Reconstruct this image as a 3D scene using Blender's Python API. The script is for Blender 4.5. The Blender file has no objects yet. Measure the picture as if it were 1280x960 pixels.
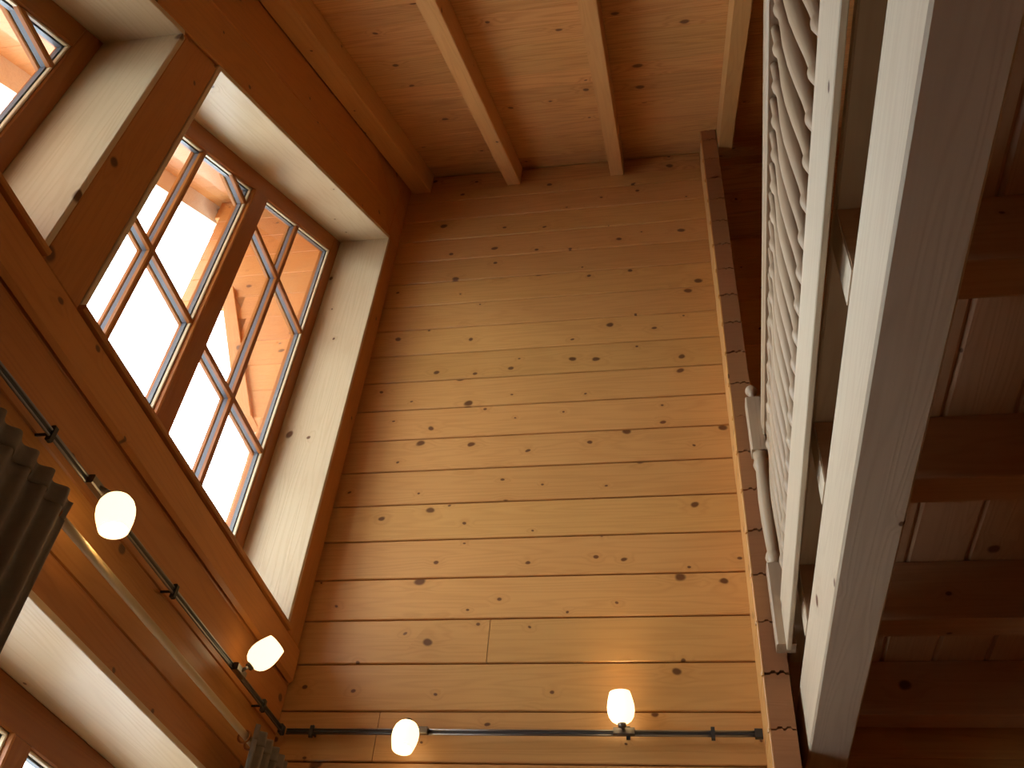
import bpy, bmesh, math, random
from mathutils import Matrix, Vector
random.seed(7)
S = bpy.context.scene
COL = S.collection

# ------------------------------------------------------------------ camera, sky, exposure
cam_d = bpy.data.cameras.new('camera'); cam = bpy.data.objects.new('camera', cam_d); COL.objects.link(cam)
cam_d.sensor_fit = 'HORIZONTAL'; cam_d.sensor_width = 36.0
cam_d.lens = 36.0 * 1177.97 / 1280.0
cam_d.clip_start = 0.02
R_right = Vector((0.98469419, 0.15785259, 0.07389118))
R_fwd = Vector((-0.16519355, 0.71009179, 0.68445653))
R_up = Vector((0.05557371, -0.68618672, 0.72529949))
cm = Matrix((R_right, R_up, -R_fwd)).transposed().to_4x4()
cm.translation = Vector((0.0, -3.0, 1.5))
cam.matrix_world = cm
S.camera = cam

world = bpy.data.worlds.new('overcast_sky'); S.world = world; world.use_nodes = True
bg = world.node_tree.nodes['Background']
bg.inputs['Color'].default_value = (0.80, 0.89, 1.0, 1); bg.inputs['Strength'].default_value = 12.0

S.view_settings.view_transform = 'Standard'; S.view_settings.look = 'None'
S.view_settings.gamma = 1.0; S.view_settings.exposure = 0.0
S.view_settings.use_curve_mapping = False
S.cycles.use_denoising = True
S.cycles.max_bounces = 10; S.cycles.diffuse_bounces = 7; S.cycles.transparent_max_bounces = 16
S.cycles.sample_clamp_indirect = 6.0
LAMP = 1.0

# ------------------------------------------------------------------ materials
def new_mat(name):
    m = bpy.data.materials.new(name); m.use_nodes = True
    nt = m.node_tree; nt.nodes.clear()
    out = nt.nodes.new('ShaderNodeOutputMaterial')
    return m, nt, out

def wood(name, light, dark, knot=(0.125, 0.042, 0.010), rough=0.45, knots=0.75, kscale=6.3, ring=0.26, vary=0.08, coat=0.0, axis='X'):
    m, nt, out = new_mat(name)
    N = nt.nodes.new; L = nt.links.new
    def math_(op, a, b=None, c=None):
        n = N('ShaderNodeMath'); n.operation = op
        for i, v in enumerate((a, b, c)):
            if v is None: continue
            if isinstance(v, (int, float)): n.inputs[i].default_value = v
            else: L(v, n.inputs[i])
        return n.outputs[0]
    def mapr(v, a, b, c, d):
        n = N('ShaderNodeMapRange'); n.interpolation_type = 'SMOOTHSTEP'
        L(v, n.inputs[0])
        for i, x in enumerate((a, b, c, d)): n.inputs[i + 1].default_value = x
        return n.outputs[0]
    tc = N('ShaderNodeTexCoord'); oi = N('ShaderNodeObjectInfo')
    cmb = N('ShaderNodeCombineXYZ')
    L(math_('MULTIPLY', oi.outputs['Random'], 37.0), cmb.inputs[0])
    L(math_('MULTIPLY', oi.outputs['Random'], 91.0), cmb.inputs[1])
    L(math_('MULTIPLY', oi.outputs['Random'], 53.0), cmb.inputs[2])
    add = N('ShaderNodeVectorMath'); add.operation = 'ADD'
    L(tc.outputs['Object'], add.inputs[0]); L(cmb.outputs[0], add.inputs[1])
    P = add.outputs[0]
    sep = N('ShaderNodeSeparateXYZ'); L(P, sep.inputs[0])
    # knots: sparse ellipses on the board faces
    kv = N('ShaderNodeCombineXYZ')
    wob = N('ShaderNodeTexNoise'); wob.inputs['Scale'].default_value = 14.0; wob.inputs['Detail'].default_value = 1.0; L(P, wob.inputs['Vector'])
    wobv = math_('MULTIPLY', math_('SUBTRACT', wob.outputs['Fac'], 0.5), 0.02)
    L(math_('ADD', math_('MULTIPLY', sep.outputs[0], 0.78), wobv), kv.inputs[0])
    L(math_('ADD', math_('ADD', sep.outputs[1], sep.outputs[2]), wobv), kv.inputs[1])
    vo = N('ShaderNodeTexVoronoi'); vo.voronoi_dimensions = '2D'; vo.feature = 'F1'
    vo.inputs['Scale'].default_value = kscale; L(kv.outputs[0], vo.inputs['Vector'])
    sc = N('ShaderNodeSeparateColor'); L(vo.outputs['Color'], sc.inputs[0])
    keep = math_('LESS_THAN', sc.outputs[0], knots)
    rad = math_('ADD', math_('MULTIPLY', math_('POWER', sc.outputs[1], 2.0), 0.085), 0.034)
    rel = math_('DIVIDE', vo.outputs['Distance'], rad)
    kmask = math_('MULTIPLY', mapr(rel, 0.55, 1.1, 1.0, 0.0), keep)
    halo = math_('MULTIPLY', mapr(rel, 0.8, 4.5, 1.0, 0.0), keep)
    # annual rings (bend round the knots)
    mp = N('ShaderNodeMapping'); mp.inputs['Scale'].default_value = (0.40, 7.0, 7.0); L(P, mp.inputs['Vector'])
    n1 = N('ShaderNodeTexNoise'); n1.inputs['Scale'].default_value = 1.6; n1.inputs['Detail'].default_value = 2.0
    n1.inputs['Distortion'].default_value = 0.25; L(mp.outputs[0], n1.inputs['Vector'])
    ph = math_('ADD', math_('MULTIPLY', n1.outputs['Fac'], 85.0), math_('MULTIPLY', halo, 7.0))
    rings = math_('POWER', math_('ADD', math_('MULTIPLY', math_('SINE', ph), 0.5), 0.5), 2.0)
    mp2 = N('ShaderNodeMapping'); mp2.inputs['Scale'].default_value = (2.5, 90.0, 90.0); L(P, mp2.inputs['Vector'])
    n2 = N('ShaderNodeTexNoise'); n2.inputs['Scale'].default_value = 1.5; n2.inputs['Detail'].default_value = 3.0; L(mp2.outputs[0], n2.inputs['Vector'])
    n3 = N('ShaderNodeTexNoise'); n3.inputs['Scale'].default_value = 2.2; n3.inputs['Detail'].default_value = 2.0; L(P, n3.inputs['Vector'])
    f = math_('ADD', math_('MULTIPLY', rings, ring), math_('MULTIPLY', math_('SUBTRACT', n2.outputs['Fac'], 0.35), 0.42))
    f = math_('ADD', f, math_('MULTIPLY', math_('SUBTRACT', n3.outputs['Fac'], 0.5), 0.6))
    f = math_('ADD', f, math_('MULTIPLY', halo, 0.18))
    mix = N('ShaderNodeMix'); mix.data_type = 'RGBA'; mix.clamp_factor = True
    L(f, mix.inputs[0]); mix.inputs[6].default_value = (*light, 1); mix.inputs[7].default_value = (*dark, 1)
    mk = N('ShaderNodeMix'); mk.data_type = 'RGBA'
    L(math_('MULTIPLY', kmask, 0.95), mk.inputs[0]); L(mix.outputs[2], mk.inputs[6]); mk.inputs[7].default_value = (*knot, 1)
    hv = N('ShaderNodeHueSaturation')
    L(mk.outputs[2], hv.inputs['Color'])
    rr = math_('FRACT', math_('MULTIPLY', oi.outputs['Random'], 17.31))
    L(math_('ADD', math_('MULTIPLY', rr, vary * 2), 1.0 - vary), hv.inputs['Value'])
    rs = math_('FRACT', math_('MULTIPLY', oi.outputs['Random'], 71.7))
    L(math_('ADD', math_('MULTIPLY', rs, 0.006), 0.497), hv.inputs['Hue'])
    b = N('ShaderNodeBsdfPrincipled'); L(hv.outputs[0], b.inputs['Base Color'])
    b.inputs['Roughness'].default_value = rough
    b.inputs['Specular IOR Level'].default_value = 0.4
    b.inputs['Coat Weight'].default_value = coat; b.inputs['Coat Roughness'].default_value = 0.25
    bp = N('ShaderNodeBump'); bp.inputs['Strength'].default_value = 0.12; bp.inputs['Distance'].default_value = 0.002
    L(math_('ADD', rings, n2.outputs['Fac']), bp.inputs['Height']); L(bp.outputs[0], b.inputs['Normal'])
    L(b.outputs[0], out.inputs[0])
    return m

def plain(name, col, rough=0.5, metal=0.0, noise=0.0, nscale=30, emit=None, estr=0.0):
    m, nt, out = new_mat(name); N = nt.nodes.new; L = nt.links.new
    b = N('ShaderNodeBsdfPrincipled'); b.inputs['Roughness'].default_value = rough; b.inputs['Metallic'].default_value = metal
    tc = N('ShaderNodeTexCoord'); n = N('ShaderNodeTexNoise'); n.inputs['Scale'].default_value = nscale; n.inputs['Detail'].default_value = 4
    L(tc.outputs['Object'], n.inputs['Vector'])
    mr = N('ShaderNodeMapRange'); L(n.outputs['Fac'], mr.inputs[0]); mr.inputs[3].default_value = 1 - noise; mr.inputs[4].default_value = 1 + noise
    hv = N('ShaderNodeHueSaturation'); hv.inputs['Color'].default_value = (*col, 1); L(mr.outputs[0], hv.inputs['Value'])
    L(hv.outputs[0], b.inputs['Base Color'])
    if emit:
        b.inputs['Emission Color'].default_value = (*emit, 1); b.inputs['Emission Strength'].default_value = estr
    L(b.outputs[0], out.inputs[0]); return m

def glass_mat(name):
    m, nt, out = new_mat(name); N = nt.nodes.new; L = nt.links.new
    t = N('ShaderNodeBsdfTransparent'); t.inputs[0].default_value = (0.96, 0.98, 0.97, 1)
    g = N('ShaderNodeBsdfGlossy'); g.inputs['Roughness'].default_value = 0.02
    # Schlick reflectance, the same from both sides of the thin pane
    ge = N('ShaderNodeNewGeometry'); dt = N('ShaderNodeVectorMath'); dt.operation = 'DOT_PRODUCT'
    L(ge.outputs['Normal'], dt.inputs[0]); L(ge.outputs['Incoming'], dt.inputs[1])
    def mm(op, a, b=None):
        n = N('ShaderNodeMath'); n.operation = op
        for i, v in enumerate((a, b)):
            if v is None: continue
            if isinstance(v, (int, float)): n.inputs[i].default_value = v
            else: L(v, n.inputs[i])
        return n.outputs[0]
    fr = mm('ADD', mm('MULTIPLY', mm('POWER', mm('SUBTRACT', 1.0, mm('ABSOLUTE', dt.outputs['Value'])), 5.0), 0.9), 0.04)
    mx = N('ShaderNodeMixShader'); L(fr, mx.inputs[0]); L(t.outputs[0], mx.inputs[1]); L(g.outputs[0], mx.inputs[2])
    L(mx.outputs[0], out.inputs[0]); return m

M = {}
M['honey'] = wood('honey_spruce', (0.65, 0.33, 0.10), (0.48, 0.21, 0.05), rough=0.42, coat=0.15, vary=0.05)
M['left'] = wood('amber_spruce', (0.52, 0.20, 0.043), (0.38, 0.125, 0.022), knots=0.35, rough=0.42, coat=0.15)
M['ceil'] = wood('ceiling_spruce', (0.64, 0.325, 0.11), (0.46, 0.20, 0.055), knots=0.5, ring=0.6, kscale=5.0)
M['rafter'] = wood('rafter_spruce', (0.64, 0.33, 0.11), (0.50, 0.225, 0.062), knots=0.35)
M['pale'] = wood('pale_spruce', (0.66, 0.535, 0.375), (0.54, 0.405, 0.26), knots=0.25, kscale=5, ring=0.3, rough=0.5, vary=0.05)
M['turned'] = wood('turned_beech', (0.45, 0.32, 0.20), (0.38, 0.26, 0.15), knots=0.0, ring=0.25, rough=0.45, vary=0.05)
M['lining'] = wood('lining_spruce', (0.67, 0.51, 0.305), (0.56, 0.39, 0.205), knots=0.32, ring=0.3, rough=0.45, vary=0.05)
M['frame'] = wood('stained_window_wood', (0.33, 0.10, 0.010), (0.24, 0.06, 0.006), knots=0.0, ring=0.25, rough=0.5, coat=0.0, vary=0.04)
M['endgrain'] = wood('end_grain', (0.37, 0.155, 0.055), (0.30, 0.115, 0.038), knots=0.0, ring=0.25, rough=0.7, vary=0.14)
M['joist'] = wood('joist_spruce', (0.50, 0.285, 0.15), (0.37, 0.19, 0.09), knots=0.4)
M['outside'] = wood('outside_spruce', (0.47, 0.185, 0.045), (0.35, 0.115, 0.025), knots=0.4, rough=0.6)
M['floor'] = wood('floor_wood', (0.34, 0.15, 0.055), (0.24, 0.10, 0.035), knots=0.3)
M['spacer'] = plain('aluminium_spacer', (0.07, 0.08, 0.095), 0.5, 0.0)
M['steel'] = plain('track_steel', (0.30, 0.28, 0.25), 0.35, 0.9)
M['dark_metal'] = plain('dark_plastic', (0.03, 0.026, 0.022), 0.5)
M['bronze'] = plain('lamp_arm_metal', (0.20, 0.17, 0.14), 0.35, 0.8)
M['rod'] = plain('beige_lacquered_rod', (0.58, 0.42, 0.21), 0.5, 0.0, 0.05)
M['curtain'] = plain('taupe_curtain_cloth', (0.21, 0.165, 0.115), 0.95, 0.0, 0.18, 60)
M['glass'] = glass_mat('window_glass')
M['shade'] = plain('lit_opal_glass', (0.9, 0.82, 0.66), 0.3, 0.0, 0, 30, (1.0, 0.74, 0.38), 2.3 * LAMP)
M['bulb'] = plain('lit_bulb', (1, 1, 1), 0.3, 0.0, 0, 30, (1.0, 0.70, 0.36), 280.0 * LAMP)
M['snow'] = plain('pale_ground', (0.5, 0.5, 0.5), 0.9, 0, 0.05, 2)
M['roofing'] = plain('roof_slab', (0.25, 0.2, 0.17), 0.9)

# ------------------------------------------------------------------ helpers
def tag(o, label=None, cat=None, group=None, kind=None):
    if label: o['label'] = label
    if cat: o['category'] = cat
    if group: o['group'] = group
    if kind: o['kind'] = kind
    return o
def empty(name, loc=(0, 0, 0)):
    o = bpy.data.objects.new(name, None); COL.objects.link(o); o.location = loc
    o.empty_display_size = 0.05
    return o
def link(name, me, mat, parent=None, mw=None):
    if mat is not None and not me.materials: me.materials.append(mat)
    o = bpy.data.objects.new(name, me); COL.objects.link(o)
    if mw is not None: o.matrix_basis = mw
    if parent is not None:
        o.parent = parent
        loc = Vector((0, 0, 0)); p = parent
        # parents are either pure-translation empties or meshes whose world matrix is basis (+ inverse of its parent)
        o.matrix_parent_inverse = WM[parent.name].inverted() if parent.name in WM else Matrix.Translation(parent.location).inverted()
    WM[o.name] = mw if mw is not None else Matrix.Identity(4)
    return o
WM = {}
CACHE = {}
def oct_prism(L, A, B, c, matname):
    key = (round(L, 4), round(A, 4), round(B, 4), c, matname)
    if key in CACHE: return CACHE[key]
    a, b, l = A / 2, B / 2, L / 2
    if c > 0:
        sec = [(-a + c, -b), (a - c, -b), (a, -b + c), (a, b - c), (a - c, b), (-a + c, b), (-a, b - c), (-a, -b + c)]
    else:
        sec = [(-a, -b), (a, -b), (a, b), (-a, b)]
    n = len(sec)
    vs = [(-l, y, z) for y, z in sec] + [(l, y, z) for y, z in sec]
    fs = [tuple(range(n))[::-1], tuple(range(n, 2 * n))]
    for i in range(n):
        j = (i + 1) % n; fs.append((i, j, n + j, n + i))
    me = bpy.data.meshes.new('timber'); me.from_pydata(vs, [], fs); me.update()
    bm = bmesh.new(); bm.from_mesh(me); bmesh.ops.recalc_face_normals(bm, faces=bm.faces); bm.to_mesh(me); bm.free()
    me.materials.append(M[matname]); CACHE[key] = me
    return me
AX = {'x': Matrix(((1, 0, 0), (0, 1, 0), (0, 0, 1))),
      'y': Matrix(((0, 1, 0), (1, 0, 0), (0, 0, -1))).transposed(),
      'z': Matrix(((0, 0, 1), (1, 0, 0), (0, 1, 0))).transposed()}
def box(name, lo, hi, mat, parent=None, grain='x', c=0.003):
    lo, hi = Vector(lo), Vector(hi); s = hi - lo; ce = (lo + hi) / 2
    ax = AX[grain]
    d = [abs(sum(ax.col[k][i] * s[i] for i in range(3))) for k in range(3)]
    me = oct_prism(d[0], d[1], d[2], c, mat)
    mw = ax.to_4x4(); mw.translation = ce
    return link(name, me, M[mat], parent, mw)
def bar(name, p, q, A, B, mat, parent=None, side=(1, 0, 0), c=0.003):
    p, q = Vector(p), Vector(q); u = (q - p); L = u.length; u.normalize()
    v = Vector(side); v = (v - u * v.dot(u)).normalized(); n = u.cross(v)
    me = oct_prism(L, A, B, c, mat)
    mw = Matrix((u, v, n)).transposed().to_4x4(); mw.translation = (p + q) / 2
    return link(name, me, M[mat], parent, mw)
def clip(poly, a, b, d):     # keep a*u+b*v<=d
    out = []
    for i in range(len(poly)):
        p, q = poly[i], poly[(i + 1) % len(poly)]
        fp, fq = a * p[0] + b * p[1] - d, a * q[0] + b * q[1] - d
        if fp <= 1e-9: out.append(p)
        if (fp < -1e-9 and fq > 1e-9) or (fp > 1e-9 and fq < -1e-9):
            t = fp / (fp - fq); out.append((p[0] + t * (q[0] - p[0]), p[1] + t * (q[1] - p[1])))
    return out
def area(poly):
    return 0.5 * sum(poly[i][0] * poly[(i + 1) % len(poly)][1] - poly[(i + 1) % len(poly)][0] * poly[i][1] for i in range(len(poly)))
def inset(poly, c):
    n = len(poly); out = []
    for i in range(n):
        p0, p1, p2 = Vector(poly[i - 1]), Vector(poly[i]), Vector(poly[(i + 1) % n])
        d1, d2 = (p1 - p0), (p2 - p1)
        if d1.length < 1e-6 or d2.length < 1e-6: out.append(tuple(p1)); continue
        d1.normalize(); d2.normalize()
        n1, n2 = Vector((-d1.y, d1.x)), Vector((-d2.y, d2.x))
        k = 1 + n1.dot(n2)
        out.append(tuple(p1 + (n1 + n2) * (c / max(k, 0.3))))
    return out
def clean(poly):
    out = []
    for p in poly:
        if not out or (Vector(p) - Vector(out[-1])).length > 1e-4: out.append(p)
    if len(out) > 1 and (Vector(out[0]) - Vector(out[-1])).length < 1e-4: out.pop()
    return out
def plate(name, poly, origin, U, V, depth, mat, parent=None, c=0.003, minarea=1e-5):
    """convex polygon (u,v) ccw; front face at n=0 looking along U x V, body goes back by depth; grain along U"""
    poly = clean(poly)
    if len(poly) < 3 or area(poly) < minarea: return None
    U, V = Vector(U), Vector(V); Nn = U.cross(V)
    cu = sum(p[0] for p in poly) / len(poly); cv = sum(p[1] for p in poly) / len(poly)
    pl = [(p[0] - cu, p[1] - cv) for p in poly]; n = len(pl)
    rings = []
    if c > 0: rings.append((inset(pl, c), 0.0)); rings.append((pl, -c))
    else: rings.append((pl, 0.0))
    rings.append((pl, -depth))
    vs = [(p[0], p[1], z) for r, z in rings for p in r]; fs = [tuple(range(n))]
    for k in range(len(rings) - 1):
        for i in range(n):
            j = (i + 1) % n; fs.append((k * n + j, k * n + i, (k + 1) * n + i, (k + 1) * n + j))
    m0 = (len(rings) - 1) * n
    fs.append(tuple(range(m0 + n - 1, m0 - 1, -1)))
    me = bpy.data.meshes.new(name); me.from_pydata(vs, [], fs); me.update()
    mw = Matrix((U, V, Nn)).transposed().to_4x4(); mw.translation = Vector(origin) + U * cu + V * cv
    return link(name, me, M[mat], parent, mw)
def lathe_mesh(prof, seg=16, close=True):
    vs, fs = [], []
    for z, r in prof:
        for i in range(seg):
            a = 2 * math.pi * i / seg; vs.append((z, r * math.cos(a), r * math.sin(a)))
    for k in range(len(prof) - 1):
        for i in range(seg):
            j = (i + 1) % seg; fs.append((k * seg + i, k * seg + j, (k + 1) * seg + j, (k + 1) * seg + i))
    if close:
        fs.append(tuple(range(seg - 1, -1, -1))); m0 = (len(prof) - 1) * seg; fs.append(tuple(range(m0, m0 + seg)))
    me = bpy.data.meshes.new('turned'); me.from_pydata(vs, [], fs); me.update()
    bm = bmesh.new(); bm.from_mesh(me); bmesh.ops.recalc_face_normals(bm, faces=bm.faces); bm.to_mesh(me); bm.free()
    for p in me.polygons: p.use_smooth = len(p.vertices) == 4
    return me
def align(p, u, side=(0, 1, 0)):
    u = Vector(u).normalized(); v = Vector(side); v = (v - u * v.dot(u))
    if v.length < 1e-4: v = Vector((1, 0, 0)) - u * u.x
    v.normalize(); n = u.cross(v)
    mw = Matrix((u, v, n)).transposed().to_4x4(); mw.translation = Vector(p); return mw
def tube(name, p, q, r, mat, parent=None, seg=10):
    p, q = Vector(p), Vector(q)
    me = lathe_mesh([(0, r), ((q - p).length, r)], seg)
    return link(name, me, M[mat], parent, align(p, q - p))

# ------------------------------------------------------------------ layout constants (metres; floor z=0, camera 1.5 m up)
XL = -1.40            # inner face of the window wall
XO = -1.72            # its outer face
XR = 3.4; YB = -4.7   # far sides of the room, out of view
PITCH = 0.175; K0 = 5.843
TAN = 0.70; TH = math.atan(TAN); CT, ST = math.cos(TH), math.sin(TH)
ZC = 6.11             # ceiling height where it meets the end wall (y = 0)
ZRB = 5.945           # underside of rafters there
YRIDGE = 0.22
ZF_UNDER = 3.045
def zroof(y, z0=ZC): return z0 + TAN * y

# ------------------------------------------------------------------ end wall
we = tag(empty('wall_end', (-0.6, 0, 0)), kind='structure')
zj = [K0 - PITCH * k for k in range(-1, 34)]
for i in range(len(zj) - 1):
    z1, z0 = zj[i], zj[i + 1]
    if z1 < 0.02: continue
    z0 = max(z0, 0.0); z1 = min(z1, 5.95)
    k = i - 1
    xs = [XL - 0.02, 0.232]
    if k == 15: xs.insert(1, -0.69)
    if k == 17: xs.insert(1, -1.044)
    for n_, (a, b) in enumerate(zip(xs[:-1], xs[1:])):
        if n_: a += 0.0025
        box('log', (a, 0, z0 + 0.003), (b, 0.08, z1 - 0.003), 'honey', we, 'x', 0.003)
box('wall_core', (XL - 0.02, 0.045, 0), (0.232, 0.075, 6.0), 'endgrain', we, 'x', 0)
# infill boards between the rafters above the top log
RAFT = [(-1.386, -1.285), (-0.84, -0.765), (-0.26, -0.187), (0.315, 0.385)]
for a, b in ((-1.29, -0.84), (-0.765, -0.26), (-0.187, 0.228)):
    box('infill_board', (a, 0.018, 5.952), (b, 0.06, 6.118), 'ceil', we, 'x', 0.002)
box('infill_board', (-1.42, 0.03, 5.95), (0.232, 0.08, 6.16), 'ceil', we, 'x', 0.0)

# cross wall with its sawn log ends facing the room
wc = tag(empty('wall_cross', (0.27, -0.1, 0)), kind='structure')
for i in range(36):
    z1 = K0 + 0.02 - PITCH * (i - 1) ; z0 = max(z1 - PITCH, 0.0)
    if z1 < 0.05: continue
    j = random.uniform(-0.003, 0.003)
    y0 = -0.22 + j; x0 = 0.23 + random.uniform(-0.001, 0.001)
    if z1 > zroof(-0.22) : z1 = zroof(-0.22) - 0.002
    if z1 <= z0: continue
    box('log', (x0, y0 + 0.03, z0), (0.312, 0.58, z1), 'honey', wc, 'y', 0.003)
    box('log_edge', (x0, y0, z0 + 0.001), (x0 + 0.006, y0 + 0.03, z1 - 0.001), 'honey', wc, 'z', 0.0015)
    # sawn end face with the tongue and groove outline
    x1 = 0.312; d = 0.006
    zz0, zz1 = z0 + 0.003, z1 - 0.003
    mid = (x0 + x1) / 2
    pts = [(x0 + 0.0055, zz0), (mid - 0.020, zz0), (mid - 0.015, zz0 + 0.007), (mid - 0.004, zz0 + 0.007), (mid, zz0 + 0.001), (mid + 0.006, zz0 + 0.001), (mid + 0.011, zz0 + 0.008), (mid + 0.022, zz0 + 0.008), (mid + 0.026, zz0), (x1 - 0.004, zz0),
           (x1 - 0.004, zz1), (mid + 0.026, zz1), (mid + 0.022, zz1 + 0.006), (mid + 0.011, zz1 + 0.006), (mid + 0.006, zz1 - 0.001), (mid, zz1 - 0.001), (mid - 0.004, zz1 + 0.005), (mid - 0.015, zz1 + 0.005), (mid - 0.020, zz1), (x0 + 0.0055, zz1)]
    plate('sawn_end', pts, (0, y0 - 0.002, 0), (1, 0, 0), (0, 0, 1), 0.032, 'endgrain', wc, 0)
    # little rounded nib where the log edges stand proud of the wall
    box('edge_nib', (x0 - 0.004, y0 - 0.002, z0 - 0.006), (x0 + 0.006, y0 + 0.012, z0 + 0.006), 'honey', wc, 'z', 0.003)

# wall beyond the cross wall (behind and under the gallery)
wg = tag(empty('wall_gallery', (1.8, 0.1, 0)), kind='structure')
for i in range(35):
    z1 = K0 + 0.0875 - PITCH * i; z0 = max(z1 - PITCH, 0.0)
    if z1 < 0.05: continue
    yw = 0.14 if z1 < 3.1 else 0.50
    box('log', (0.30, yw, z0), (XR, yw + 0.08, z1), 'honey', wg, 'x', 0.0035)

box('header_log', (0.30, 0.141, 2.957), (XR, 0.22, ZF_UNDER - 0.001), 'honey', wg, 'x', 0.003)
box('ridge_seal', (0.245, 0.085, 5.80), (0.311, 0.58, 6.28), 'honey', wc, 'y', 0.003)  # unseen filler over the cross wall, added to stop sky light leaking in
box('gable_core', (XO, 0.10, 0.0), (XL - 0.03, 0.66, 5.9), 'left', wg, 'y', 0.0)  # unseen gable wall extension, added to keep daylight out of the void
box('rear_core', (XO, 0.59, 0.0), (XR, 0.66, 6.3), 'honey', wg, 'x', 0.0)  # unseen wall added to shut the void behind from the sky
# ------------------------------------------------------------------ window wall: logs cut round the openings
OT = 5.326 + TAN * 0.165          # sloped head line of the upper openings: z = OT + TAN*y
OPEN_UP = [(-1.665, -0.165), (-3.05, -1.865)]
OPEN_LO = [(-1.665, -0.165)]
ZSILL, ZHEAD = 3.115, 2.48
G = 0.018
wl = tag(empty('wall_left', (XL, -2.2, 0)), kind='structure')
YF, YN = 0.30, YB
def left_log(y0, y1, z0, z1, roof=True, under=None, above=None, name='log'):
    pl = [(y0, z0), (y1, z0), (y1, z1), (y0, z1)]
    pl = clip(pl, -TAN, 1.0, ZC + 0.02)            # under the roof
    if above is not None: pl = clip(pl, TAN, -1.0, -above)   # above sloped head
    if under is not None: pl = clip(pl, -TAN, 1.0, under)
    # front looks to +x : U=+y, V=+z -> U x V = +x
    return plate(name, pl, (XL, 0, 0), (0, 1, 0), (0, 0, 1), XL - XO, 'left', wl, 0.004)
rows = []
zr = K0 - PITCH / 2 + 3 * PITCH
while zr > -0.2:
    rows.append((max(zr - PITCH, 0.0), zr)); zr -= PITCH
ZLOW = 1.25
cuts = [ZLOW, ZHEAD + G, ZSILL - G]
rr2 = []
for z0, z1 in rows:
    c = [z0] + [q for q in cuts if z0 + 0.01 < q < z1 - 0.01] + [z1]
    c = sorted(c); rr2 += list(zip(c[:-1], c[1:]))
for z0, z1 in rr2:
    if z1 <= 0.0: continue
    zm = (z0 + z1) / 2
    if zm < ZLOW:
        left_log(YN, 0.0, z0, z1)
    elif zm < ZHEAD + G:
        ys = [YN] + [v for o in sorted(OPEN_LO) for v in (o[0] - G, o[1] + G)] + [0.0]
        for a, b in zip(ys[0::2], ys[1::2]): left_log(a, b, z0, z1)
    elif zm < ZSILL - G:
        left_log(YN, 0.0, z0, z1)
    else:
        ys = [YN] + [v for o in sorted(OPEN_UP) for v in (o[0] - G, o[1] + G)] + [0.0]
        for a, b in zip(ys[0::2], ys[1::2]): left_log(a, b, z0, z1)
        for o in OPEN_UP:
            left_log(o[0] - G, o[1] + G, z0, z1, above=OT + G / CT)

# projecting log ends outside, carrying the roof overhang
for i in range(36):
    z1 = K0 + PITCH * 1 - PITCH * i; z0 = z1 - PITCH
    if z0 < 0: break
    if z1 > 6.1: continue
    zm = (z0 + z1) / 2
    if zm > 5.2: xo = -2.56
    elif zm > 4.25: xo = -1.95 - (zm - 4.3) / 0.9 * 0.28
    else: xo = -1.86
    box('corner_log', (xo, 0.0, z0), (XO, 0.09, z1), 'outside', wl, 'x', 0.004)
bar('brace', (-1.93, 0.03, 4.25), (-2.30, 0.03, 5.2), 0.11, 0.07, 'outside', wl, (0, 1, 0))

# casing boards round the upper windows (inside)
tr = tag(empty('trim_1', (XL, -0.1, ZSILL)), kind='structure')
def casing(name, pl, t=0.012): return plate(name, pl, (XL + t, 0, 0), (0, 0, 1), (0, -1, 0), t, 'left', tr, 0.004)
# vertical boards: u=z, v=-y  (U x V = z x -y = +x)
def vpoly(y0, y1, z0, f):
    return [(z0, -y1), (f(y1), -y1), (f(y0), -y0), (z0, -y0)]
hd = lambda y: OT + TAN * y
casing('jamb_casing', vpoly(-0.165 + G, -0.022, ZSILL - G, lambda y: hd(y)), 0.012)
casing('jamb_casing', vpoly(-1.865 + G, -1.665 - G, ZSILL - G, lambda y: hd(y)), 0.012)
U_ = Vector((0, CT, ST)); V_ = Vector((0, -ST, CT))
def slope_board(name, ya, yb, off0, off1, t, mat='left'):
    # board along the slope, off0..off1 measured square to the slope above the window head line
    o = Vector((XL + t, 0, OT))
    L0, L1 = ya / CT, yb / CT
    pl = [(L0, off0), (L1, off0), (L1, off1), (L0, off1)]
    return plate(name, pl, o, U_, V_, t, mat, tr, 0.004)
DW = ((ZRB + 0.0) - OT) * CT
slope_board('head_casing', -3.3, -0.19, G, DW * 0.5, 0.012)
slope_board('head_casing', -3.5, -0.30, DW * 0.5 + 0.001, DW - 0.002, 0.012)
box('apron_casing', (XL, -3.2, 2.958), (XL + 0.022, -0.022, ZSILL - G - 0.001), 'left', tr, 'y', 0.012)

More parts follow.
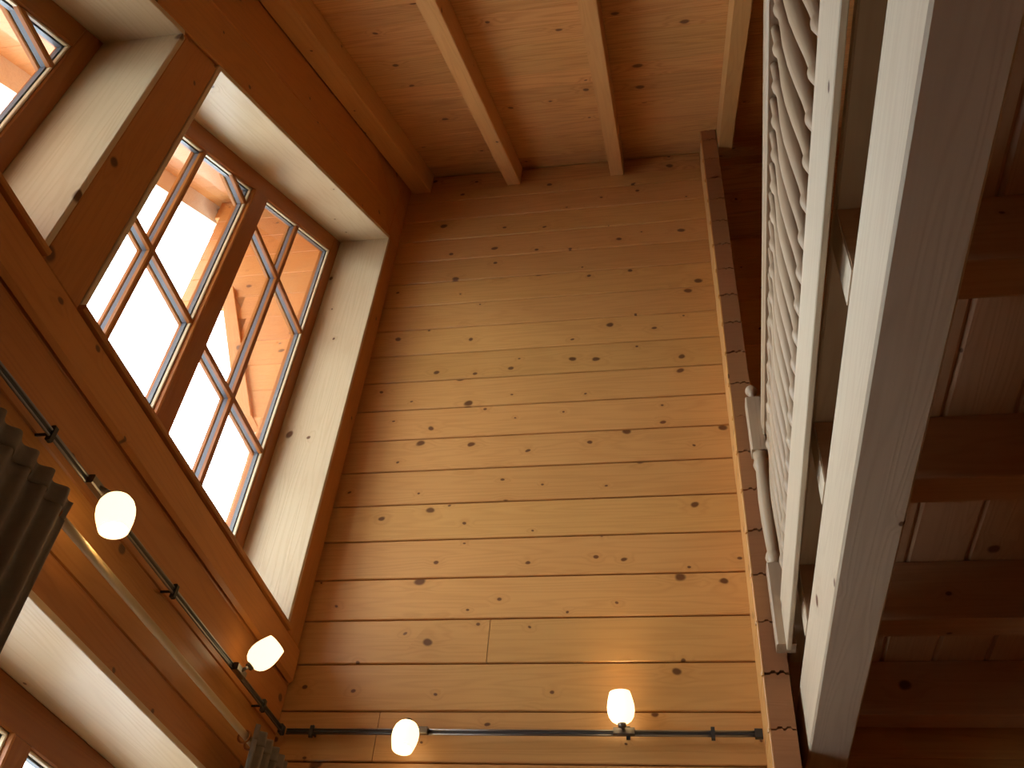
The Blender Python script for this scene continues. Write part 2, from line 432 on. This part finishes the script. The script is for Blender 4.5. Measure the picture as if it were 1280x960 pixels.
# ------------------------------------------------------------------ windows
XFR = -1.645
def frame_plate(name, pl, x, depth, mat, parent, grain='z', c=0.004):
    if grain == 'z':      # u=z, v=-y
        pl2 = [(z, -y) for y, z in pl]; U, V = (0, 0, 1), (0, -1, 0)
    elif grain == 'y':
        pl2 = list(pl); U, V = (0, 1, 0), (0, 0, 1)
    else:                 # along slope
        pl2 = [(y * CT + z * ST, -y * ST + z * CT) for y, z in pl]; U, V = U_, V_
    if area(pl2) < 0: pl2 = pl2[::-1]
    return plate(name, pl2, (x, 0, 0), U, V, depth, mat, parent, c)
def window(n, y0, y1, z0, top, vm, hm, mull=None, sill=True, sloped=True):
    w = tag(empty('window_%d' % n, (XL, (y0 + y1) / 2, z0)), kind='structure')
    xb = XO
    # lining of the opening
    xin = XL + 0.014
    dd = xin - xb
    box('jamb_lining', (xb, y1, z0), (xin, y1 + G, top(y1)), 'lining', w, 'z', 0.002)
    box('jamb_lining', (xb, y0 - G, z0), (xin, y0, top(y0)), 'lining', w, 'z', 0.002)
    if sloped:
        p = Vector(((xb + xin) / 2, y0, top(y0))); q = Vector(((xb + xin) / 2, y1, top(y1)))
        off = V_ * (G / 2)
        bar('head_lining', p + off - U_ * 0.01, q + off + U_ * 0.01, dd, G, 'lining', w, (1, 0, 0), 0.002)
    else:
        box('head_lining', (xb, y0 - G, top(0)), (xin, y1 + G, top(0) + G), 'lining', w, 'y', 0.002)
    if sill: box('sill', (xb, y0 - G, z0 - G), (XL + 0.03, y1 + G, z0), 'left', w, 'y', 0.004)
    # frame
    fw, ft = 0.07, 0.105
    gt = lambda y: top(y) - ft
    FR = 'frame'
    frame_plate('frame_stile', [(y1 - fw, z0), (y1, z0), (y1, top(y1)), (y1 - fw, top(y1 - fw))], XFR, 0.06, FR, w)
    frame_plate('frame_stile', [(y0, z0), (y0 + fw, z0), (y0 + fw, top(y0 + fw)), (y0, top(y0))], XFR, 0.06, FR, w)
    frame_plate('frame_head', [(y0 + fw, gt(y0 + fw)), (y1 - fw, gt(y1 - fw)), (y1 - fw, top(y1 - fw)), (y0 + fw, top(y0 + fw))], XFR + 0.001, 0.06, FR, w, 's' if sloped else 'y')
    frame_plate('frame_bottom', [(y0 + fw, z0), (y1 - fw, z0), (y1 - fw, z0 + 0.085), (y0 + fw, z0 + 0.085)], XFR + 0.001, 0.06, FR, w, 'y')
    bays = [(y0 + fw, y1 - fw)]
    if mull:
        frame_plate('mullion', [(mull[0], z0 + 0.085), (mull[1], z0 + 0.085), (mull[1], gt(mull[1])), (mull[0], gt(mull[0]))], XFR + 0.012, 0.07, FR, w)
        bays = [(y0 + fw, mull[0]), (mull[1], y1 - fw)]
    zb = z0 + 0.085
    mw = 0.0115
    def ztop_cut(pl, lim=0.0):
        if sloped: return clip(pl, -TAN, 1.0, top(0) - ft - lim)
        return clip(pl, 0.0, 1.0, top(0) - ft - lim)
    for a, b in bays:
        vs = [v for v in vm if a < v < b]
        # glazing bead + spacer round the sash
        for q, dy in ((a, 1), (b, -1)):
            ya, yb = (q, q + 0.010) if dy > 0 else (q - 0.010, q)
            pl = ztop_cut([(ya, zb), (yb, zb), (yb, 9.0), (ya, 9.0)])
            frame_plate('spacer_bar', pl, -1.668, 0.016, 'spacer', w, 'z', 0)
            ya, yb = (q, q + 0.007) if dy > 0 else (q - 0.007, q)
            pl = ztop_cut([(ya, zb), (yb, zb), (yb, 9.0), (ya, 9.0)])
            frame_plate('glazing_bead', pl, -1.652, 0.012, 'lining', w, 'z', 0.002)
        th_ = 0.013
        frame_plate('spacer_bar', [(a, gt(a) - th_), (b, gt(b) - th_), (b, gt(b)), (a, gt(a))], -1.668, 0.016, 'spacer', w, 's' if sloped else 'y', 0)
        frame_plate('glazing_bead', [(a, gt(a) - 0.008), (b, gt(b) - 0.008), (b, gt(b)), (a, gt(a))], -1.652, 0.012, 'lining', w, 's' if sloped else 'y', 0.002)
        for v in vs:
            pl = ztop_cut([(v - mw, zb), (v + mw, zb), (v + mw, 9), (v - mw, 9)])
            frame_plate('muntin', pl, -1.650, 0.016, FR, w, 'z', 0.004)
            frame_plate('spacer_bar', ztop_cut([(v - 0.009, zb), (v + 0.009, zb), (v + 0.009, 9), (v - 0.009, 9)]), -1.668, 0.016, 'spacer', w, 'z', 0)
            frame_plate('muntin', pl, -1.688, 0.014, FR, w, 'z', 0.003)
        for h in hm:
            pl = ztop_cut([(a, h - mw), (b, h - mw), (b, h + mw), (a, h + mw)])
            if len(pl) < 3 or area(pl) < 2e-4: continue
            frame_plate('muntin', pl, -1.6505, 0.016, FR, w, 'y', 0.004)
            frame_plate('spacer_bar', ztop_cut([(a, h - 0.009), (b, h - 0.009), (b, h + 0.009), (a, h + 0.009)]), -1.668, 0.0155, 'spacer', w, 'y', 0)
            frame_plate('muntin', pl, -1.6885, 0.014, FR, w, 'y', 0.003)
        ys = [a] + vs + [b]; zs = [zb] + list(hm) + [9.0]
        for i in range(len(ys) - 1):
            for k in range(len(zs) - 1):
                pl = ztop_cut([(ys[i], zs[k]), (ys[i + 1], zs[k]), (ys[i + 1], zs[k + 1]), (ys[i], zs[k + 1])])
                if len(pl) < 3 or area(pl) < 3e-4: continue
                frame_plate('pane', pl, -1.6665, 0.0012, 'glass', w, 'y', 0)
    return w
window(1, -1.665, -0.165, ZSILL, hd, [-1.285, -0.565], [3.857, 4.565], (-0.96, -0.86))
window(2, -3.05, -1.865, ZSILL, hd, [-2.42], [3.857])
flat = lambda y: ZHEAD
window(3, -1.665, -0.165, 1.25, flat, [], [], (-0.955, -0.875), sill=False, sloped=False)
#window(4, -3.365, -1.865, 0.02, flat, [], [0.9], (-2.655, -2.575), sill=False, sloped=False)

# ------------------------------------------------------------------ ceiling, roof, rest of the room
ce = tag(empty('ceiling', (0, -2, zroof(-2))), kind='structure')
bw = 0.137
for k in range(4):     # the far slope over the gallery
    U3 = Vector((0, -CT, ST)); V3 = Vector((0, ST, CT)); X3 = Vector((1, 0, 0))
    p = Vector((1.85, YRIDGE, zroof(YRIDGE))) - U3 * (0.137 * k + 0.068) + V3 * 0.011
    mw = Matrix((X3, U3, X3.cross(U3))).transposed().to_4x4(); mw.translation = p
    link('ceiling_board', oct_prism(3.08, 0.1358, 0.022, 0.0012, 'ceil'), None, ce, mw)
L = -0.27 + 0.02
while L < 4.75 / CT:
    a, b = L, L + bw - 0.0012
    p = Vector((0, 0.02, zroof(0.02))) - U_ * ((a + b) / 2) + V_ * 0.011
    mw = Matrix((Vector((1, 0, 0)), U_, V_)).transposed().to_4x4(); mw.translation = p + Vector(((XL - 0.005 + XR) / 2, 0, 0))
    link('ceiling_board', oct_prism(XR - XL + 0.01, b - a, 0.022, 0.0012, 'ceil'), None, ce, mw)
    L += bw
rf = tag(empty('roof', (0, YRIDGE, 6.3)), kind='structure')
XE = -2.77
def roof_slab(x0, x1, L0, L1, off, t, name, mat, sgn=1):
    U2 = Vector((0, sgn * CT, ST)); V2 = Vector((0, -sgn * ST, CT))
    r = Vector((0, YRIDGE, zroof(YRIDGE)))
    p = r - U2 * ((L0 + L1) / 2) + V2 * (off + t / 2) + Vector(((x0 + x1) / 2, 0, 0))
    X = Vector((1, 0, 0)); mw = Matrix((X, U2, X.cross(U2))).transposed().to_4x4(); mw.translation = p
    return link(name, oct_prism(x1 - x0, L1 - L0, t, 0.0015 if t < 0.1 else 0, mat), None, rf, mw)
roof_slab(XE, XR + 0.3, -0.1, 5.9, 0.026, 0.18, 'roof_slope', 'roofing')
roof_slab(XE, XR + 0.3, -0.1, 4.0, 0.026, 0.18, 'roof_slope', 'roofing', -1)
L = 0.0
while L < 5.8:
    roof_slab(XE + 0.05, XO, L, L + 0.139, 0.003, 0.022, 'soffit_board', 'outside'); 
    if L < 2.2: roof_slab(XE + 0.05, XO, L, L + 0.139, 0.003, 0.022, 'soffit_board', 'outside', -1)
    L += 0.14
roof_slab(XE, XE + 0.05, -0.02, 5.9, -0.12, 0.22, 'verge_board', 'pale')
roof_slab(XE, XE + 0.05, -0.02, 4.0, -0.12, 0.22, 'verge_board', 'pale', -1)
roof_slab(-2.45, -2.33, 0.0, 5.8, -0.10, 0.10, 'verge_rafter', 'outside')
box('ridge_purlin', (XE + 0.1, 0.092, 6.02), (XO, YRIDGE + 0.07, 6.2), 'outside', rf, 'x')
box('floor', (XL, YB, -0.05), (XR, 0.2, 0.0), 'floor', None, 'y', 0.0)['kind'] = 'structure'
box('wall_right', (XR, YB, 0), (XR + 0.1, 1.03, 6.2), 'honey', None, 'y', 0.0)['kind'] = 'structure'
box('wall_back', (XO, YB - 0.1, 0), (XR + 0.1, YB, 3.0), 'honey', None, 'x', 0.0)['kind'] = 'structure'
box('ground', (-30, -25, -0.35), (XO - 0.0, 25, -0.25), 'snow', None, 'x', 0.0)['kind'] = 'structure'

# ------------------------------------------------------------------ rafters
rlab = ['dark exposed rafter lying against the window wall', 'first free exposed rafter from the window wall',
        'exposed rafter meeting the middle of the plank wall', 'exposed rafter ending just beside the sawn log ends']
for (a, b), lab in zip(RAFT, rlab):
    yend = 0.0 if b < 0.3 else -0.17
    h = (ZC - ZRB) * CT
    # long timber with a plumb cut where it meets the wall
    ye = yend - 0.001; o0 = Vector((b, 0, ZC))
    def uv(y, z): return (y * CT + (z - ZC) * ST, -y * ST + (z - ZC) * CT)
    zt = lambda y: zroof(y) - 0.001
    zl = lambda y: zroof(y) - h / CT
    ys_ = -4.65
    pl = [uv(ys_, zl(ys_)), uv(ye, zl(ye)), uv(ye, zt(ye)), uv(ys_, zt(ys_))]
    o = plate('rafter', pl, o0, U_, V_, b - a, 'rafter', None, 0.004)
    tag(o, lab, 'rafter', 'rafters under the sloping ceiling')

# ------------------------------------------------------------------ gallery
XB, ZB0, ZB1, ZF = 0.336, 2.655, 2.860, 3.045
o = box('support_beam', (XB, -4.6, ZB0), (0.452, 0.139, ZB1), 'pale', None, 'y', 0.005)
tag(o, 'long pale timber beam carrying the gallery joists', 'beam')
jl = ['dark floor joist crossing the beam highest in the picture', 'floor joist under the gallery, level with the tall newel post', 'floor joist under the gallery nearest the newel post foot',
      'floor joist tight against the wall under the gallery', 'floor joist nearest overhead']
for k, y in enumerate((-1.789, -1.161, -0.5375, 0.053, -2.415)):
    if k == 4: continue
    o = box('floor_joist', (XB + 0.002, y - 0.046, ZB1 + 0.0005), (XR, y + 0.046, ZF - 0.0005), 'joist', None, 'x', 0.003)
    tag(o, jl[k], 'joist', 'joists under the gallery floor')
    # joist end in paler wood: window light on it put into the colour
    e = box('joist_end', (XB - 0.001, y - 0.043, ZB1 + 0.003), (XB + 0.003, y + 0.043, ZF - 0.003), 'pale', o, 'y', 0.0)
fg = tag(empty('floor_gallery', (1.8, -2.2, ZF)), kind='structure')
xs = [XB, 0.472] + [0.632 + 0.16 * i for i in range(20)]
for a, b in zip(xs[:-1], xs[1:]):
    if a > XR: break
    box('floor_board', (a, -4.6, ZF), (min(b, XR), 0.50, ZF + 0.030), 'joist' if a > XB else 'pale', fg, 'y', 0.009 if a > XB else 0.004)

# balustrade
bl = tag(empty('balustrade', (0.305, -0.27, 2.945)), 'pale turned wooden balustrade along the gallery edge', 'balustrade')
xt = lambda y: 0.283 + 0.024 * (y + 1.88)     # left face of handrail
xbm = lambda y: 0.2835 + 0.009 * (y + 2.4)    # left face of fascia
ZH0, ZH1 = 3.775, 3.86
YA = -3.0; YE = -0.30
def rail(name, fx, x0, x1, z0, z1, mat='pale', c=0.006):
    p = Vector((fx(YA) + (x0 + x1) / 2, YA, (z0 + z1) / 2)); q = Vector((fx(YE) + (x0 + x1) / 2, YE, (z0 + z1) / 2))
    return bar(name, p, q, x1 - x0, z1 - z0, mat, bl, (1, 0, 0), c)
rail('handrail', xt, 0.0, 0.042, ZH0 + 0.022, ZH1, 'turned', c=0.010)
rail('handrail_fillet', xt, 0.002, 0.040, ZH0, ZH0 + 0.0215, 'turned', c=0.003)
rail('fascia_board', xbm, 0.0, 0.014, 2.925, 3.078, c=0.002)
rail('bottom_rail', xbm, 0.001, 0.042, 3.0785, 3.104, c=0.003)
LBL = 3.775 - 3.104
prof = [(0, .0125), (.02, .0125), (.055, .0135), (.075, .018), (.09, .0205), (.103, .018), (.115, .0145), (.16, .0155), (.25, .0205), (.33, .0235), (.40, .0225), (.46, .018), (.52, .0145), (.545, .0150), (.56, .0195), (.573, .0205), (.586, .018), (.60, .0135), (.64, .0125), (.675, .0115)]
prof = [(z / .675 * LBL, r) for z, r in prof]
bme = lathe_mesh(prof, 12); bme.materials.append(M['turned'])
for i in range(24):
    y = -0.37 - 0.0985 * i
    p = Vector((xbm(y) + 0.024, y, 3.104)); q = Vector((xt(y) + 0.021, y, ZH0))
    link('baluster', bme, None, bl, align(p, q - p))
# newel post
nx0, nx1, ny0, ny1 = 0.276, 0.333, -0.300, -0.243
ncx, ncy = (nx0 + nx1) / 2, (ny0 + ny1) / 2
nw = box('newel_post', (nx0, ny0, 2.945), (nx1, ny1, 3.235), 'turned', bl, 'z', 0.003)
def turned(name, z0, prof):
    me = lathe_mesh(prof, 20); link(name, me, M['turned'], nw, align((ncx, ncy, z0), (0, 0, 1)))
turned('turned_shaft', 3.235, [(0, .026), (.012, .0225), (.02, .024), (.035, .028), (.05, .024), (.058, .0195), (.09, .0215), (.18, .0255), (.27, .0265), (.34, .024), (.40, .0215), (.41, .025), (.425, .0285), (.44, .025), (.448, .022), (.463, .026), (.475, .026)])
box('newel_block', (nx0, ny0, 3.71), (nx1, ny1, 3.965), 'turned', nw, 'z', 0.004)
turned('newel_ball', 3.965, [(0, .018), (.006, .015), (.016, .011), (.034, .010)] + [(.055 - .0235 * math.cos(t * math.pi / 8), max(.0005, .0235 * math.sin(t * math.pi / 8))) for t in range(2, 9)])

# ------------------------------------------------------------------ lighting track
ZT = 2.778
def track(name, p, q, label, clips, wall_dir, end=None, corner=None):
    p, q = Vector(p), Vector(q)
    t = tag(empty(name, p), label, 'light track', 'light track running round the corner')
    for dz in (0.0075, -0.0075): tube('conductor_rod', p + Vector((0, 0, dz)), q + Vector((0, 0, dz)), 0.0034, 'steel', t, 8)
    u = (q - p).normalized()
    bar('carrier_strip', p, q, 0.009, 0.003, 'dark_metal', t, (0, 0, 1), 0.001)
    for s in clips:
        c = p + u * s
        k = bar('clip', c - u * 0.006, c + u * 0.006, 0.042, 0.014, 'dark_metal', t, (0, 0, 1), 0.003)
        w = Vector(wall_dir)
        tube('standoff', c, c + w * 0.04, 0.004, 'dark_metal', k, 8)
    for e in (end or []):
        c = Vector(e)
        bar('end_cap', c - u * 0.012, c + u * 0.012, 0.032, 0.016, 'dark_metal', t, (0, 0, 1), 0.003)
    return t
track('light_track', (-1.36, -2.6, ZT), (-1.36, -0.052, ZT), 'thin metal light track along the window wall below the sill', [0.75, 1.003, 1.664, 2.365], (-1, 0, 0), [(-1.36, -0.055, ZT)])
track('light_track', (-1.348, -0.04, ZT), (0.214, -0.04, ZT), 'thin metal light track along the knotty plank wall', [0.09, 1.155, 0.06 + 1.36], (0, 1, 0), [(0.212, -0.04, ZT)])

SH = [(0.0, .010), (.003, .022), (.010, .032), (.022, .0395), (.038, .0435), (.054, .0438), (.070, .0415), (.088, .037), (.100, .0335)]
shade_prof = SH + [(.100, .0305), (.086, .034), (.068, .0385), (.052, .0405), (.038, .040), (.024, .036), (.013, .029), (.007, .019), (.004, .009)]
sme = lathe_mesh(shade_prof, 28, False); sme.materials.append(M['shade'])
bprof = [(.02, .004), (.024, .010), (.034, .014), (.046, .0155), (.056, .013), (.064, .006), (.066, .001)]
bume = lathe_mesh(bprof, 12); bume.materials.append(M['bulb'])
def spot(mount, along, base, axis, label, out):
    mount = Vector(mount); base = Vector(base); axis = Vector(axis).normalized(); out = Vector(out)
    t = tag(empty('track_spotlight', mount), label, 'spotlight', 'spotlights on the light track')
    u = Vector(along)
    ad = bar('adapter', mount - u * 0.034 + out * 0.010, mount + u * 0.034 + out * 0.010, 0.024, 0.020, 'bronze', t, (0, 0, 1), 0.003)
    p0 = mount + out * 0.016
    tube('arm', p0, base, 0.0055, 'bronze', t, 10)
    link('socket_cap', lathe_mesh([(-.012, .008), (-.010, .013), (.004, .014), (.006, .012)], 14), M['bronze'], t, align(base, axis))
    sh = link('glass_shade', sme, None, t, align(base, axis))
    link('bulb', bume, None, sh, align(base, axis))
    return t
def from_center(c, axis, k=0.05): return Vector(c) - Vector(axis).normalized() * k
a = (0.28, 0.0, -0.96); spot((-1.36, -1.402, ZT), (0, 1, 0), from_center((-1.285, -1.385, 2.712), a), a, 'lit glass spotlight hanging down beside the dark curtain', (1, 0, 0))
a = (0.62, 0.10, 0.78); spot((-1.36, -0.476, ZT), (0, 1, 0), from_center((-1.298, -0.448, 2.847), a), a, 'lit glass spotlight on the window wall tilted up towards the corner', (1, 0, 0))
a = (0.0, -0.22, -0.97); spot((-0.885, -0.04, ZT), (1, 0, 0), from_center((-0.908, -0.105, 2.737), a), a, 'lit glass spotlight hanging down on the plank wall', (0, -1, 0))
a = (-0.06, -0.12, 0.99); spot((-0.206, -0.04, ZT), (1, 0, 0), from_center((-0.213, -0.092, 2.838), a), a, 'lit glass spotlight standing upright on the plank wall track', (0, -1, 0))

# ------------------------------------------------------------------ curtain rod and curtains
XC, ZCR = -1.322, 2.618
cr = tag(empty('curtain_rod', (XC, -0.9, ZCR)), 'slim beige curtain rod between the two gathered curtains', 'curtain rod')
tube('rod', (XC, -1.86, ZCR), (XC, -0.075, ZCR), 0.011, 'rod', cr, 16)
for y in (-1.86, -0.075):
    link('finial', lathe_mesh([(.026 - .026 * math.cos(t * math.pi / 8), max(.0005, .024 * math.sin(t * math.pi / 8))) for t in range(0, 9)], 14), M['rod'], cr, align((XC, y, ZCR), (0, 1 if y > -1 else -1, 0)))
for y in (-1.82, -0.12): tube('bracket', (XC, y, ZCR), (XL, y, ZCR), 0.007, 'rod', cr, 8)
def ring_mesh(R, r, ns=16, nr=6):
    vs, fs = [], []
    for i in range(ns):
        a = 2 * math.pi * i / ns
        for j in range(nr):
            b = 2 * math.pi * j / nr; q = R + r * math.cos(b)
            vs.append((r * math.sin(b), q * math.cos(a), q * math.sin(a)))
    for i in range(ns):
        for j in range(nr):
            fs.append((i * nr + j, i * nr + (j + 1) % nr, ((i + 1) % ns) * nr + (j + 1) % nr, ((i + 1) % ns) * nr + j))
    me = bpy.data.meshes.new('ring'); me.from_pydata(vs, [], fs); me.update()
    for p in me.polygons: p.use_smooth = True
    me.materials.append(M['frame']); return me
RING = ring_mesh(0.019, 0.0035)
def curtain(y0, y1, folds, label, seed):
    rnd = random.Random(seed)
    t = tag(empty('curtain', (XC, (y0 + y1) / 2, 0.03)), label, 'curtain', 'curtains at the lower window')
    nu, nv = folds * 16 + 1, 22
    ph = [rnd.uniform(-0.5, 0.5) for _ in range(folds + 2)]
    am = [rnd.uniform(0.75, 1.2) for _ in range(folds + 2)]
    def surf(name, z0, z1, a0, a1, nv, freq=1.0, ruff=0.0, off=0.0):
        vs, fs = [], []
        for j in range(nv + 1):
            f = j / nv; z = z0 + (z1 - z0) * f
            for i in range(nu):
                s = i / (nu - 1); k = s * folds
                ki = int(k); fr = k - ki
                w = ph[ki] * (1 - fr) + ph[ki + 1] * fr; aa = am[ki] * (1 - fr) + am[ki + 1] * fr
                amp = (a0 + (a1 - a0) * f) * aa
                x = XC + off + amp * math.sin(2 * math.pi * (k * freq) + w)
                y = y0 + (y1 - y0) * s + 0.004 * math.cos(2 * math.pi * k * freq + w + 1.0) * (1 - f)
                vs.append((x, y, z + ruff * math.sin(2 * math.pi * k * 2 * freq + w) * (1 - f)))
        for j in range(nv):
            for i in range(nu - 1):
                a = j * nu + i; fs.append((a, a + 1, a + nu + 1, a + nu))
        me = bpy.data.meshes.new(name); me.from_pydata(vs, [], fs); me.update()
        for p in me.polygons: p.use_smooth = True
        o = link(name, me, M['curtain'], t)
        md = o.modifiers.new('thickness', 'SOLIDIFY'); md.thickness = 0.004; md.offset = 0
        return o
    surf('drape', ZCR - 0.016, 0.03, 0.013, 0.026, nv, off=0.031)
    surf('heading', ZCR + 0.030, ZCR - 0.0155, 0.012, 0.013, 6, 1.0, 0.0, 0.031)
    for i in range(folds + 1):
        yy = y0 + (y1 - y0) * (0.04 + 0.92 * i / folds)
        link('ring', RING, None, t, align((XC, yy, ZCR - 0.005), (0, 1, 0)))
    return t
curtain(-1.83, -1.515, 5, 'dark taupe gathered curtain at the far left edge', 3)
curtain(-0.395, -0.11, 5, 'dark taupe gathered curtain in the corner by the plank wall', 5)

# daylight portals: guide sky sampling to the openings, give no light of their own
def portal(y0, y1, z0, z1):
    ld = bpy.data.lights.new('sky_portal', 'AREA'); ld.shape = 'RECTANGLE'; ld.size = y1 - y0; ld.size_y = z1 - z0
    ld.cycles.is_portal = True
    o = bpy.data.objects.new('sky_portal', ld); COL.objects.link(o)
    mw = Matrix((Vector((0, 1, 0)), Vector((0, 0, 1)), Vector((1, 0, 0)))).transposed()
    # area lights shine along local -Z, so local Z points outdoors (-x)
    mw = Matrix((Vector((0, -1, 0)), Vector((0, 0, 1)), Vector((-1, 0, 0)))).transposed().to_4x4()
    mw.translation = Vector((XO - 0.01, (y0 + y1) / 2, (z0 + z1) / 2)); o.matrix_world = mw
portal(-1.665, -0.165, 3.1, 5.35); portal(-3.05, -1.865, 3.1, 4.15)
portal(-1.665, -0.165, 1.25, 2.5)
